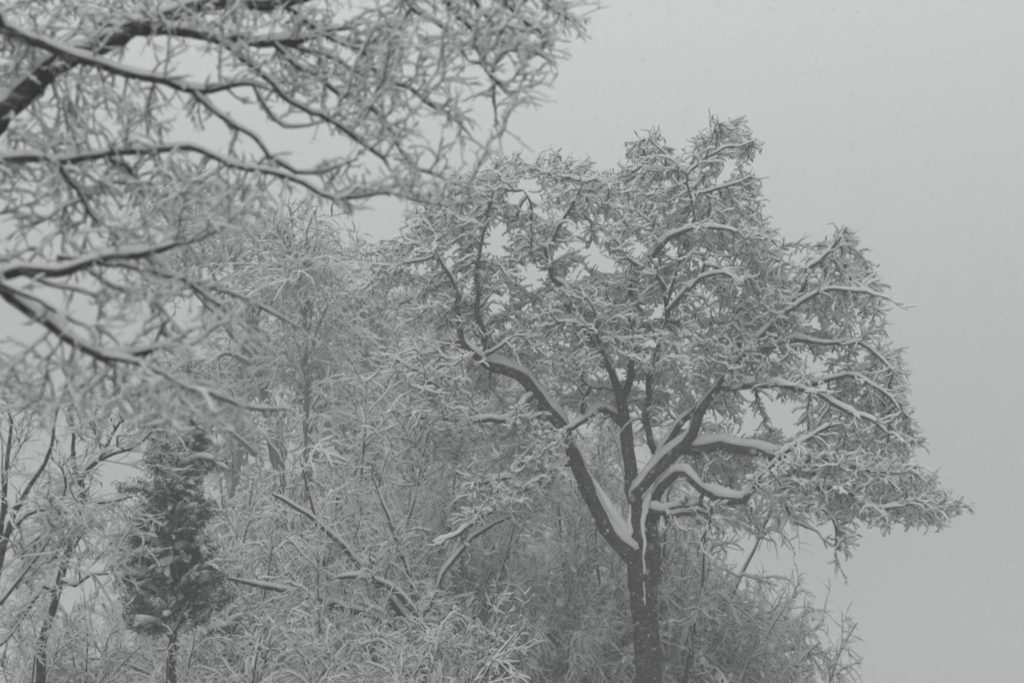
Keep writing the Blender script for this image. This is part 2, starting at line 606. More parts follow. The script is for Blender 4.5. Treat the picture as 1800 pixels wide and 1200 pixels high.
# left leaning limb and its arms
L.append(Yl([(1118, 990, 34), (1098, 965, 31), (1075, 935, 29), (1045, 888, 28), (1020, 838, 27), (1003, 790, 26), (990, 748, 25), (968, 716, 25), (940, 688, 25), (905, 664, 23), (868, 645, 21), (846, 632, 18), (852, 612, 14), (848, 590, 13), (835, 555, 11), (840, 530, 10), (842, 505, 8), (838, 477, 7), (847, 430, 6.5), (853, 400, 6), (862, 360, 5), (868, 335, 4)], 22, 20.3))
L.append(Yl([(846, 634, 14), (828, 618, 13), (812, 590, 11), (806, 560, 10), (804, 520, 9), (797, 495, 7), (780, 470, 6), (765, 440, 4)], 21.0, 20.4))
L.append(Yl([(826, 617, 8), (805, 632, 7), (788, 655, 7), (756, 672, 5), (734, 678, 4)], 21, 20.4))
L.append(Yl([(944, 694, 12), (925, 702, 11), (903, 730, 9), (885, 738, 9), (860, 736, 8), (812, 739, 7), (775, 735, 6), (730, 733, 4), (690, 725, 3)], 21.3, 20.6))
L.append(Yl([(998, 776, 11), (970, 772, 9), (940, 784, 7), (925, 800, 5), (905, 812, 4)], 21.6, 20.8))
L.append(Yl([(1002, 812, 14), (985, 822, 11), (962, 832, 10), (935, 850, 10), (912, 853, 9), (895, 840, 6), (860, 847, 6), (831, 852, 4)], 21.6, 20.6))
L.append(Yl([(915, 851, 8), (895, 868, 8), (862, 898, 8), (828, 922, 8), (795, 945, 5), (760, 953, 4)], 20.9, 20.0))
L.append(Yl([(868, 645, 8), (850, 630, 6), (880, 610, 5), (905, 590, 4)], 21.2, 20.6))
# central stem
L.append(Yl([(1117, 885, 25), (1110, 850, 24), (1108, 812, 24), (1105, 775, 23), (1102, 745, 22), (1094, 716, 20), (1090, 694, 18), (1079, 668, 14), (1071, 645, 13), (1055, 615, 11), (1030, 580, 10), (1004, 548, 10), (1001, 513, 10), (971, 487, 9), (968, 463, 8.5), (957, 434, 8), (971, 427, 7.5), (980, 400, 7), (998, 375, 6), (1013, 348, 5), (1025, 320, 4)], 22, 20.3))
L.append(Yl([(1092, 700, 16), (1105, 674, 14), (1111, 650, 12), (1113, 600, 12), (1107, 560, 12), (1108, 513, 13), (1114, 488, 13), (1130, 470, 12), (1144, 453, 12), (1156, 437, 10), (1175, 421, 10), (1198, 409, 9), (1218, 396, 7), (1222, 378, 5)], 21.8, 20.2))
L.append(Yl([(1198, 409, 8), (1225, 398, 7), (1250, 400, 6), (1285, 404, 5), (1310, 420, 4)], 20.4, 20.0))
L.append(Yl([(1128, 472, 7), (1110, 462, 6), (1102, 452, 4)], 20.4, 20.2))
L.append(Yl([(1098, 748, 14), (1079, 730, 13), (1054, 721, 13), (1034, 737, 11), (1007, 750, 9), (990, 756, 6)], 21.9, 21.0))
L.append(Yl([(1028, 738, 9), (1026, 707, 9), (1033, 690, 8), (1040, 680, 6), (1022, 668, 5), (1025, 650, 4)], 21.3, 20.9))
L.append(Yl([(1072, 647, 8), (1050, 637, 7), (1030, 648, 6), (1010, 650, 4)], 21.2, 20.8))
L.append(Yl([(1071, 645, 8), (1057, 610, 7), (1047, 583, 6), (1047, 552, 5), (1030, 522, 4)], 21, 20.4))
L.append(Yl([(1048, 585, 5), (1010, 568, 5), (980, 567, 4), (967, 550, 3)], 20.6, 20.3))
L.append(Yl([(935, 450, 4), (933, 415, 5), (934, 383, 5), (933, 357, 5), (920, 335, 4)], 20.6, 20.4))
# right stem, the great arching limbs
L.append(Yl([(1115, 885, 22), (1120, 865, 22), (1138, 843, 23), (1161, 816, 24), (1184, 797, 25), (1205, 780, 22), (1216, 762, 20), (1226, 742, 19), (1240, 711, 18), (1251, 692, 15), (1275, 662, 12), (1310, 622, 11), (1350, 580, 10), (1383, 548, 10), (1401, 519, 9), (1416, 497, 8), (1419, 474, 7), (1443, 458, 6), (1471, 425, 5), (1488, 400, 4)], 21.9, 20.4))
L.append(Yl([(1192, 792, 20), (1219, 793, 22), (1244, 789, 22), (1275, 784, 22), (1300, 787, 21), (1327, 794, 20), (1350, 801, 18), (1372, 806, 16), (1399, 812, 14), (1425, 826, 12), (1452, 846, 10), (1490, 862, 9), (1519, 868, 8), (1556, 880, 6), (1610, 880, 5), (1650, 882, 4), (1688, 878, 3)], 21.7, 20.0))
L.append(Yl([(1165, 812, 14), (1150, 790, 13), (1141, 760, 13), (1136, 730, 13), (1142, 700, 12), (1146, 650, 11), (1160, 600, 11), (1175, 560, 10), (1175, 545, 10), (1170, 518, 9), (1160, 495, 7), (1152, 480, 5)], 22.1, 20.5))
L.append(Yl([(1175, 546, 8), (1191, 526, 8), (1212, 507, 8), (1233, 488, 7), (1240, 467, 6), (1236, 450, 4)], 20.7, 20.2))
L.append(Yl([(1230, 490, 6), (1252, 483, 6), (1271, 481, 5), (1290, 490, 4), (1306, 498, 3)], 20.3, 20.0))
L.append(Yl([(1174, 530, 6), (1181, 505, 6), (1188, 480, 5), (1195, 458, 4), (1192, 435, 3)], 20.7, 20.3))
L.append(Yl([(1160, 800, 15), (1172, 778, 15), (1184, 760, 14), (1200, 737, 13), (1222, 718, 11), (1235, 700, 8)], 21.7, 21.5))
L.append(Yl([(1152, 875, 18), (1160, 858, 17), (1176, 840, 16), (1190, 832, 15), (1205, 834, 15), (1226, 852, 15), (1249, 869, 16), (1280, 882, 16), (1305, 880, 15), (1320, 862, 13), (1340, 848, 12), (1372, 843, 11), (1389, 829, 10), (1410, 812, 9), (1444, 808, 8), (1481, 816, 7), (1530, 828, 6), (1580, 832, 4)], 22, 19.6))
L.append(Yl([(1325, 852, 8), (1342, 831, 8), (1376, 801, 8), (1399, 782, 7), (1425, 769, 7), (1455, 752, 5), (1480, 745, 4)], 20.6, 20.0))
L.append(Yl([(1340, 850, 9), (1370, 855, 8), (1399, 866, 8), (1425, 858, 7), (1462, 858, 7), (1500, 870, 6), (1540, 892, 5), (1590, 890, 4)], 20.6, 19.6))
L.append(Yl([(1352, 850, 6), (1366, 864, 6), (1380, 884, 5), (1390, 916, 5), (1411, 922, 4), (1436, 934, 3)], 20.5, 20.2))
L.append(Yl([(1400, 866, 6), (1422, 873, 6), (1447, 895, 5), (1466, 914, 4), (1470, 944, 4), (1468, 992, 2.5)], 20.3, 20.0))
L.append(Yl([(1138, 897, 17), (1165, 899, 14), (1200, 893, 13), (1231, 885, 12), (1235, 884, 9)], 22, 21.3))
L.append(Yl([(1148, 908, 12), (1170, 907, 10), (1200, 903, 9), (1228, 898, 9), (1244, 903, 6)], 22, 21.3))
L.append(Yl([(1232, 884, 8), (1234, 866, 8), (1240, 845, 6)], 21.3, 21.2))
L.append(Yl([(1252, 874, 6), (1251, 905, 6), (1243, 928, 5.5), (1231, 950, 5), (1226, 977, 3.5)], 21.0, 20.9))
L.append(Yl([(1251, 692, 12), (1270, 683, 11), (1290, 680, 11), (1331, 676, 11), (1369, 678, 10), (1395, 683, 9), (1440, 694, 8), (1489, 724, 7), (1530, 738, 6), (1565, 765, 5)], 21.3, 19.8))
L.append(Yl([(1383, 548, 7), (1420, 525, 7), (1457, 509, 6), (1505, 512, 5), (1535, 518, 4), (1562, 525, 2.5)], 20.6, 20.2))
L.append(Yl([(1310, 622, 9), (1350, 612, 9), (1400, 598, 8), (1450, 605, 7), (1500, 600, 6), (1540, 622, 5), (1572, 655, 3)], 21.2, 20.6))
L.append(Yl([(1395, 683, 8), (1440, 672, 8), (1490, 660, 7), (1530, 676, 6), (1565, 700, 5), (1585, 725, 3)], 21.0, 20.4))
L.append(Yl([(1290, 640, 8), (1300, 600, 8), (1290, 560, 7), (1310, 520, 6), (1335, 480, 5), (1345, 440, 4)], 21.6, 21.9))
L.append(Yl([(1214, 345, 5), (1250, 335, 5), (1290, 325, 4), (1322, 310, 3)], 20.5, 20.8))
L.append(Yl([(1222, 390, 5), (1215, 350, 5), (1208, 308, 5), (1240, 278, 5), (1248, 250, 4), (1262, 215, 3)], 20.3, 20.6))
L.append(Yl([(1240, 279, 4), (1272, 262, 4), (1300, 258, 3.5), (1325, 248, 2.5)], 20.5, 20.6))
L.append(Yl([(1208, 308, 4), (1180, 280, 3.5), (1140, 245, 3)], 20.5, 20.6))

crown = [(640, 505), (660, 440), (705, 400), (745, 355), (800, 310), (850, 290), (905, 272), (940, 268), (1000, 278), (1050, 303), (1090, 312), (1125, 302), (1102, 265), (1105, 238), (1145, 232), (1180, 255), (1207, 315), (1236, 308), (1250, 245), (1252, 208), (1290, 205), (1318, 238), (1335, 245), (1328, 275), (1318, 300), (1332, 345), (1335, 390), (1358, 412), (1366, 470), (1400, 480), (1412, 455), (1440, 433), (1478, 402), (1494, 400), (1505, 450), (1545, 492), (1572, 532), (1555, 562), (1568, 620), (1585, 655), (1588, 720), (1605, 765), (1625, 785), (1600, 800), (1480, 790), (1400, 775), (1405, 740), (1372, 682), (1285, 678), (1240, 655), (1160, 655), (1120, 650), (1060, 640), (1000, 640), (960, 660), (900, 640), (830, 590), (760, 580), (700, 560), (645, 560)]
holes = [(925, 335, 20), (955, 368, 22), (1005, 393, 24), (868, 425, 26), (860, 462, 20), (935, 420, 20), (932, 482, 30), (1070, 465, 16), (1172, 440, 24), (1228, 512, 20), (1180, 512, 14), (812, 590, 18), (880, 450, 14), (1275, 290, 18), (1235, 440, 14), (1302, 530, 12), (820, 500, 14), (760, 500, 10), (1015, 480, 14), (1120, 430, 12)]
A = attract(crown, 6300, (20.35, 23.0), holes, 0.40, 0.9, yc=(1130, 560, 21.6))
right_low = [(1395, 770), (1480, 790), (1605, 800), (1622, 830), (1650, 862), (1690, 878), (1652, 896), (1655, 932), (1622, 928), (1600, 902), (1560, 918), (1500, 908), (1440, 905), (1420, 880), (1380, 850), (1330, 845), (1370, 800)]
A2 = attract(right_low, 1900, (19.4, 22.5), (), 0.25)
hang = attract([(1440, 890), (1510, 890), (1500, 950), (1475, 985), (1462, 985), (1455, 940)], 60, (19.9, 20.6))
under = attract([(1190, 700), (1290, 700), (1300, 770), (1330, 760), (1400, 780), (1400, 850), (1330, 790), (1200, 790)], 360, (21.4, 24.0), [(1340, 720, 45)], 0.4)
under2 = attract([(1200, 800), (1340, 815), (1330, 850), (1300, 862), (1260, 860), (1230, 840)], 120, (21.6, 24.0), (), 0.4)
low3 = attract([(1240, 890), (1340, 895), (1350, 930), (1320, 935), (1290, 920), (1240, 960)], 90, (20.8, 22.2), (), 0.2)
mid = attract([(960, 650), (1250, 650), (1240, 700), (1160, 720), (1060, 720), (1000, 730), (960, 700)], 330, (22.2, 24.5), (), 0.4)
leftlow = attract([(690, 600), (780, 600), (850, 640), (930, 700), (990, 760), (990, 850), (900, 900), (800, 930), (790, 860), (860, 800), (700, 750), (680, 690)], 620, (20.0, 23.0), [(840, 690, 28), (800, 670, 20), (810, 770, 22)], 0.45)
A = np.concatenate([A, A2, hang, under, under2, low3, mid, leftlow])
limb_tree(oak, trunks, L, A, dict(lstep=0.14, grow_r=0.13, step=0.17, kill=0.23, infl=9.0, iters=60, jit=0.35, stiff=0.25, trop=(0, 0, -0.03), rtip=0.008, power=0.42, rcap=0.032,
          ntw=3, ltw=(0.12, 0.36), droop=0.05, wig=0.34, ktw=4, rtw=0.0075, ntw2=2, ltw2=(0.06, 0.20), T=0.15, Ts=0.06, Tt=0.040, bare=0.04, shoot_r=0.075, shoot_gap=0.22, shoot_l=(0.3, 0.8), bias=np.array((0.25, 0, -0.05)), flat=0.7), OAK_BARK, K=12)


def snow_patch(parent, pts, m=SNOW):
    """snow packed into a fork: a lumpy ridge given by (px, py, width, Y)"""
    tr = np.array(pts, float)
    p, r = smooth_line(P(tr[:, 0], tr[:, 1], tr[:, 3]), tr[:, 2] / 2000 * tr[:, 3] / 2, 0.06)
    r = r * (1 + 0.12 * (rng.random(len(r)) - 0.5))
    V, F = bark_tubes(flatten([(p, r)]), 10)
    return mesh_obj('fork_snow', V, F, SNOW, parent)


snow_patch(oak, [(1101, 968, 4, 21.9), (1100, 955, 16, 21.9), (1097, 938, 24, 21.9), (1090, 918, 22, 21.9), (1073, 893, 17, 21.85), (1055, 866, 12, 21.8), (1040, 842, 6, 21.8)])
snow_patch(oak, [(1103, 962, 3, 21.9), (1106, 935, 10, 21.85), (1107, 905, 5, 21.85), (1108, 880, 2, 21.85)])
snow_patch(oak, [(1134, 1062, 1.5, 21.76), (1133, 1035, 3, 21.76), (1131, 1020, 2.2, 21.76), (1132, 1000, 4.5, 21.76), (1131, 980, 3.5, 21.77), (1132, 960, 6, 21.77), (1131, 930, 6, 21.8), (1134, 890, 12, 21.85), (1140, 872, 10, 21.85), (1142, 862, 3, 21.9)])

# ------------------------------------------------------------------ the near tree whose branches reach in from the left
fb = np.array((-5.6, 7.2, 0.0)); fb[2] = float(ground_z(fb[0], fb[1]))
near = thing('near_tree', 'nearest tree, long snow-covered branches reaching in from the upper left corner', 'tree', tuple(fb))


def unproj(p):
    d = np.asarray(p) - CAM
    k = 1 / (d @ FWD)
    return 900 + 2000 * (d @ RIGHT) * k, 600 - 2000 * (d @ CUP) * k


def world_node(x, y, z, w):
    a, b = unproj((x, y, z)); return (a, b, w, y)


tx, ty = fb[0], fb[1]
ntrunk = [[world_node(tx, ty, fb[2] - 0.2, 150), world_node(tx, ty, 0.6, 125), world_node(tx + 0.1, ty, 1.8, 115), world_node(tx + 0.25, ty, 3.0, 105), world_node(tx + 0.4, ty - .1, 4.2, 85), world_node(tx + 0.5, ty - .1, 5.6, 65), world_node(tx + 0.7, ty, 7.2, 40), world_node(tx + 0.8, ty, 8.6, 15)]]


def off(z, w, *pts, y0, y1):
    """a limb that leaves the trunk at height z outside the frame and runs on through traced points"""
    pts = Yl(list(pts), y0, y1)
    tz = tx + 0.1 + 0.1 * z
    return [world_node(tz, ty, z, w * 1.3), world_node((tz + P(pts[0][0], pts[0][1], pts[0][3])[0]) / 2, (ty + y0) / 2, (z + P(pts[0][0], pts[0][1], pts[0][3])[2]) / 2 + 0.1, w * 1.15)] + pts


N = []
N.append(off(3.0, 52, (-90, 300, 52), (0, 205, 48), (45, 170, 46), (110, 118, 42), (187, 74, 36), (240, 48, 32), (300, 26, 28), (383, 4, 26), (467, 6, 24), (533, -6, 22), (620, -40, 20), (720, -60, 17), (830, -62, 14), (930, -50, 10), (990, -30, 6), y0=5.4, y1=6.0))
N.append(Yl([(225, 55, 22), (300, 58, 20), (350, 62, 19), (417, 72, 17), (483, 78, 15), (533, 68, 12), (575, 55, 9), (620, 50, 6)], 5.6, 6.0))
N.append(Yl([(365, 64, 12), (413, 93, 10), (467, 140, 10), (510, 178, 9), (547, 198, 9), (580, 211, 8), (620, 240, 8), (650, 262, 7), (675, 280, 6), (688, 303, 4)], 5.7, 5.9))
N.append(Yl([(480, 78, 10), (520, 116, 9), (553, 134, 9), (597, 167, 9), (640, 178, 8), (667, 207, 8), (690, 235, 7), (703, 264, 6), (722, 291, 6), (753, 304, 5), (787, 318, 4), (815, 330, 3)], 5.8, 6.3))
N.append(Yl([(490, 8, 12), (512, 18, 10), (553, 48, 10), (593, 74, 9), (640, 91, 8), (662, 130, 7), (687, 147, 7), (717, 154, 6), (760, 187, 6), (787, 201, 5), (812, 224, 4), (830, 242, 3)], 5.9, 6.3))
N.append(Yl([(500, 76, 8), (540, 90, 7), (580, 101, 7), (623, 127, 6), (657, 137, 4)], 5.9, 6.2))
N.append(off(3.3, 24, (-60, 40, 24), (0, 52, 22), (70, 78, 20), (147, 108, 17), (200, 124, 16), (240, 137, 15), (290, 144, 14), (327, 156, 13), (367, 161, 12), (410, 152, 10), (443, 150, 7), (480, 162, 4), y0=5.2, y1=5.8))
N.append(Yl([(335, 158, 10), (360, 184, 9), (400, 214, 9), (450, 244, 8), (473, 277, 8), (500, 291, 8), (522, 304, 7), (560, 304, 6), (600, 291, 5), (630, 280, 3)], 5.6, 5.9))
N.append(Yl([(445, 150, 6), (462, 180, 6), (480, 210, 5), (500, 225, 5), (540, 222, 4), (580, 212, 3)], 5.7, 5.9))
N.append(off(2.6, 20, (-80, 285, 18), (0, 280, 15), (57, 280, 14), (100, 285, 14), (160, 275, 13), (217, 265, 13), (267, 264, 12), (333, 261, 11), (367, 277, 10), (417, 294, 10), (467, 302, 9), (507, 314, 9), (533, 325, 8), (563, 343, 7), (600, 351, 6), (612, 362, 5), (621, 378, 3), y0=5.3, y1=5.9))
N.append(Yl([(563, 343, 6), (600, 349, 6), (643, 345, 6), (687, 341, 5), (733, 354, 5), (787, 361, 4), (830, 352, 3)], 5.8, 6.1))
N.append(Yl([(100, 286, 9), (125, 318, 8), (145, 350, 7), (165, 385, 5), (190, 400, 4)], 5.5, 5.7))
N.append(Yl([(180, 275, 8), (225, 295, 6), (240, 320, 5), (280, 345, 4)], 5.5, 5.8))
N.append(off(2.2, 26, (-70, 500, 25), (0, 484, 23), (40, 476, 22), (100, 478, 20), (140, 466, 17), (190, 455, 15), (245, 448, 14), (290, 438, 13), (322, 428, 10), y0=5.0, y1=5.4))
N.append(Yl([(100, 452, 8), (140, 455, 8), (173, 463, 8), (233, 471, 8), (283, 484, 8), (323, 491, 8), (347, 511, 7), (380, 534, 6), (412, 556, 6), (445, 590, 4)], 5.2, 5.8))
N.append(Yl([(40, 480, 8), (85, 500, 7), (130, 510, 6), (180, 528, 4)], 5.2, 5.5))
N.append(Yl([(140, 468, 6), (200, 505, 6), (250, 520, 5), (300, 560, 4)], 5.3, 5.7))
N.append(Yl([(330, 492, 5), (390, 512, 5), (433, 528, 5), (467, 544, 5), (500, 564, 4), (533, 580, 3)], 5.7, 6.3))
N.append(off(1.9, 22, (-80, 470, 22), (0, 512, 19), (37, 540, 18), (77, 564, 17), (110, 590, 16), (150, 614, 15), (182, 627, 14), (230, 622, 12), (267, 613, 11), (300, 607, 9), (335, 606, 6), y0=5.0, y1=5.6))
N.append(Yl([(180, 628, 9), (243, 641, 8), (277, 657, 8), (310, 668, 7), (347, 681, 7), (367, 691, 7), (400, 704, 6), (443, 720, 6), (490, 721, 5), (520, 712, 3)], 5.3, 6.1))
N.append(Yl([(0, 500, 8), (67, 528, 7), (100, 550, 7), (133, 567, 5), (160, 575, 4)], 5.0, 5.2))
N.append(Yl([(720, -60, 10), (715, 0, 8), (740, 27, 8), (783, 52, 7), (810, 90, 6), (825, 110, 4)], 6.0, 6.2))
N.append(Yl([(760, -62, 10), (787, 10, 9), (827, 50, 8), (838, 78, 8), (853, 118, 7), (870, 144, 6), (890, 164, 5), (910, 161, 4), (932, 150, 3)], 6.0, 6.3))
N.append(Yl([(870, 146, 5), (868, 170, 5), (871, 195, 4), (873, 222, 3)], 6.2, 6.3))
N.append(Yl([(810, -62, 10), (833, 0, 9), (860, 37, 8), (877, 70, 7), (917, 88, 6), (947, 98, 5), (975, 112, 3)], 6.0, 6.4))
N.append(Yl([(865, -58, 9), (890, 5, 8), (927, 43, 7), (955, 60, 5), (970, 90, 4)], 6.1, 6.4))
N.append(Yl([(930, -50, 8), (955, 5, 7), (985, 25, 6), (1018, 50, 3)], 6.1, 6.4))
NA = [attract([(0, -40), (640, -60), (990, -30), (1015, 50), (965, 115), (890, 110), (860, 60), (800, 100), (720, 90), (690, 130), (600, 60), (480, 60), (360, 50), (240, 45), (130, 90), (0, 180)], 620, (5.2, 6.7), (), 0.35, 2.2),
      attract([(400, 80), (560, 70), (680, 130), (730, 170), (660, 190), (720, 280), (800, 320), (820, 345), (720, 330), (640, 250), (560, 190), (500, 160)], 200, (5.5, 6.3), (), 0.3, 2.2),
      attract([(740, 130), (830, 165), (790, 180), (840, 245), (810, 245), (740, 190)], 26, (5.9, 6.3)),
      attract([(860, 150), (935, 145), (930, 170), (885, 225), (862, 225)], 22, (6.1, 6.4)),
      attract([(0, 230), (60, 180), (130, 140), (260, 150), (330, 200), (250, 255), (100, 270), (0, 272)], 150, (5.2, 6.0), (), 0.3, 2.2),
      attract([(0, 290), (330, 275), (420, 330), (520, 400), (400, 410), (330, 420), (200, 440), (60, 450), (0, 450)], 320, (5.2, 6.2), (), 0.35, 2.2),
      attract([(60, 490), (300, 500), (420, 560), (430, 590), (340, 600), (240, 600), (130, 550)], 120, (5.3, 5.9), (), 0.35, 2.2),
      attract([(0, 590), (120, 620), (260, 650), (420, 720), (380, 760), (200, 740), (0, 730)], 130, (5.2, 6.4), (), 0.35, 2.2),
      attract([(480, 300), (620, 300), (690, 310), (800, 350), (700, 350), (560, 330)], 40, (5.7, 6.1))]
limb_tree(near, ntrunk, N, np.concatenate(NA), dict(lstep=0.05, grow_r=0.03, step=0.07, kill=0.09, infl=3.0, iters=50, jit=0.30, stiff=0.4, trop=(0.05, 0, -0.06), rtip=0.0036, power=0.42, rcap=0.014,
          ntw=1, ltw=(0.08, 0.24), droop=0.06, wig=0.2, ktw=4, rtw=0.0026, ntw2=2, ltw2=(0.04, 0.10), T=0.042, Ts=0.018, Tt=0.012, bare=0.08, bias=np.array((0.35, 0, -0.2)), shoot_r=0.022, shoot_gap=0.09, shoot_l=(0.08, 0.26)), OAK_BARK, K=12)
print('near done')


# ------------------------------------------------------------------ trees and shrubs behind
def line_arr(tr, step, k):
    tr = np.array(tr, float)
    p, r = smooth_line(P(tr[:, 0], tr[:, 1], tr[:, 3]), tr[:, 2] / 2000 * tr[:, 3] / 2, step)
    s = np.linspace(0, len(p) - 1, k)
    i = np.clip(s.astype(int), 0, len(p) - 2); f = s - i
    return (p[i] + (p[i + 1] - p[i]) * f[:, None])[None], (r[i] + (r[i + 1] - r[i]) * f)[None], (p, r)


def add_parts(root, stems, layers, T=(0.08, 0.05, 0.035), bark=None, stem_name='stem', names=('branches', 'twigs'), K=(3, 4)):
    """stems: list of (p, r); layers: list of flats, coarse to fine"""
    bark = bark or FAR_BARK
    for p, r in stems:
        V, F = bark_tubes(flatten([(p, r)]), 7, 0.1)
        part = mesh_obj(stem_name, V, F, bark, root)
        V, F = snow_tubes(flatten([(p, r)]), 6, T[0], 0.3, vert=0.15, wide=0.35)
        sub('snow', V, F, SNOW, part)
    for i, fl in enumerate(layers):
        if fl is None: continue
        V, F, mi = twig_prisms(fl, T[min(i + 1, len(T) - 1)])
        stuff(mesh_obj(names[min(i, len(names) - 1)], V, F, TWIG_BARK, root, mi=mi))


def grown_tree(name, label, cat, traces, lv1, lv2, lv3, group=None, T=(0.08, 0.05, 0.035), stem_name='branch', bark=None):
    """traced stems with three generations of finer wood"""
    b = np.array(traces[0][0]); bp_ = P(b[0], b[1], b[3])
    root = thing(name, label, cat, (bp_[0], bp_[1], float(ground_z(bp_[0], bp_[1]))), group)
    A1, R1, A2, R2, A3, R3 = [], [], [], [], [], []
    stems = []
    for q, tr in enumerate(traces):
        arr, rad, (p, r) = line_arr(tr, 0.2, 14)
        if q == 0:
            z = float(ground_z(p[0, 0], p[0, 1]))
            if p[0, 2] > z:
                g = np.array((p[0, 0] + 0.03, p[0, 1], z - 0.15))
                mids = [g + (p[0] - g) * s for s in (0, 0.35, 0.7)]
                p = np.vstack([mids, p]); r = np.r_[r[0] * 1.25, r[0] * 1.12, r[0] * 1.04, r]
        stems.append((p, r))
        a1, r1 = spawn(arr, rad, **lv1); A1.append(a1); R1.append(r1)
    a1 = np.concatenate(A1); r1 = np.concatenate(R1)
    a2, r2 = spawn(a1, r1, **lv2)
    fl = [merge([block(a1, r1), block(a2, r2)])]
    if lv3:
        a3, r3 = spawn(a2, r2, **lv3)
        fl.append(block(a3, r3))
    first = True
    for s in stems:
        add_parts(root, [s], [], T, bark, 'trunk' if first else stem_name); first = False
    add_parts(root, [], fl, T)
    print(name, 'tris', sum(len(f[0]) * 14 for f in fl))
    return root


# tall tree with three rising arms behind the near branches
forked = grown_tree('forked_tree', 'tall grey tree with forked rising arms behind the near branches, left of the straight trunk', 'tree', [
    Yl([(492, 830, 24), (484, 780, 23), (476, 740, 22), (467, 693, 21), (458, 652, 19), (450, 605, 16), (443, 552, 13), (433, 512, 11), (422, 480, 9), (405, 440, 6), (395, 405, 4)], 36),
    Yl([(457, 640, 15), (443, 592, 13), (417, 560, 12), (394, 533, 10), (380, 500, 8), (368, 470, 7), (350, 424, 6), (338, 385, 5), (330, 350, 3)], 36, 35.5),
    Yl([(458, 655, 12), (437, 618, 11), (407, 590, 9), (383, 557, 8), (355, 530, 6), (330, 490, 5), (327, 430, 5), (313, 377, 4), (300, 340, 3)], 36, 35.0),
    Yl([(440, 640, 9), (405, 622, 8), (385, 628, 6), (360, 645, 5), (330, 650, 3)], 35.8, 35.0),
    Yl([(447, 560, 7), (470, 520, 6), (490, 470, 5), (500, 430, 4), (495, 400, 3)], 35.8, 36.5),
    Yl([(450, 800, 10), (425, 780, 9), (395, 750, 7), (360, 720, 6), (330, 705, 4)], 36, 35.0),
    Yl([(478, 745, 9), (510, 720, 7), (525, 690, 5), (530, 660, 3)], 36, 35.4)],
    dict(n=14, L=(1.3, 3.4), t0=0.5, t1=1, ang=(0.5, 1.2), droop=0.06, wig=0.2, k=7, rfac=0.35, rmin=0.016, up=0.1, taper=0.4),
    dict(n=7, L=(0.6, 1.6), t0=0.15, t1=1, ang=(0.4, 1.1), droop=0.1, wig=0.25, k=5, rfac=0.6, rmin=0.012, taper=0.4),
    dict(n=5, L=(0.25, 0.6), t0=0.1, t1=1, ang=(0.4, 1.0), droop=0.12, wig=0.3, k=3, rfac=0.7, rmin=0.009, taper=0.3), T=(0.09, 0.055, 0.04))

# straight slim trunk with fine arching branches
slim = grown_tree('slim_tree', 'slim tree with one straight upright trunk and fine arching snowy branches', 'tree', [
    Yl([(541, 870, 13), (539, 800, 12), (537, 740, 12), (537, 660, 11), (538, 580, 10), (537, 520, 9), (536, 470, 7), (537, 430, 5), (540, 402, 3)], 34),
    Yl([(537, 512, 6), (528, 495, 5), (515, 480, 4), (500, 475, 3)], 34, 33.5)],
    dict(n=60, L=(2.0, 4.4), t0=0.05, t1=1, ang=(0.8, 1.35), droop=0.14, wig=0.10, k=8, rfac=0.3, rmin=0.014, up=0.35, taper=0.72, bias=np.array((0.5, 0.15, 0))),
    dict(n=7, L=(0.4, 1.1), t0=0.15, t1=1, ang=(0.3, 0.9), droop=0.14, wig=0.15, k=5, rfac=0.7, rmin=0.010, taper=0.4),
    dict(n=3, L=(0.2, 0.5), t0=0.1, t1=1, ang=(0.3, 0.9), droop=0.15, wig=0.2, k=4, rfac=0.7, rmin=0.008, taper=0.3), T=(0.05, 0.045, 0.035))

# left young trees
young = grown_tree('young_tree', 'young forked tree with bare spreading branches near the lower left edge', 'tree', [
    Yl([(68, 1230, 15), (69, 1190, 15), (72, 1144, 14), (88, 1072, 13), (98, 1035, 13), (118, 990, 13), (130, 937, 12), (137, 898, 12), (141, 850, 11), (129, 820, 8), (127, 790, 7), (130, 765, 6), (120, 720, 5), (125, 680, 4)], 15),
    Yl([(140, 850, 9), (153, 826, 8), (176, 806, 8), (190, 780, 6), (200, 760, 5), (215, 735, 4)], 15, 14.7),
    Yl([(172, 810, 6), (200, 798, 5), (226, 790, 5), (250, 776, 4), (268, 757, 3)], 14.9, 14.6),
    Yl([(137, 895, 7), (152, 888, 6), (172, 883, 5), (200, 882, 4), (232, 872, 3)], 15, 14.4),
    Yl([(96, 1040, 9), (75, 1030, 8), (55, 1062, 7), (34, 1095, 6), (10, 1125, 5), (-20, 1150, 4)], 15, 14.5),
    Yl([(105, 1020, 7), (130, 1030, 5), (160, 1010, 4), (190, 1008, 3)], 15, 14.4),
    Yl([(133, 930, 6), (100, 925, 5), (80, 900, 4), (60, 880, 3)], 15, 15.4)],
    dict(n=8, L=(0.7, 1.5), t0=0.25, t1=1, ang=(0.5, 1.2), droop=0.03, wig=0.14, k=7, rfac=0.35, rmin=0.009, up=0.15, taper=0.4),
    dict(n=6, L=(0.25, 0.7), t0=0.15, t1=1, ang=(0.4, 1.0), droop=0.05, wig=0.16, k=5, rfac=0.6, rmin=0.006, taper=0.4),
    dict(n=3, L=(0.1, 0.3), t0=0.1, t1=1, ang=(0.4, 1.0), droop=0.06, wig=0.2, k=4, rfac=0.7, rmin=0.0045, taper=0.3), T=(0.035, 0.015, 0.010))
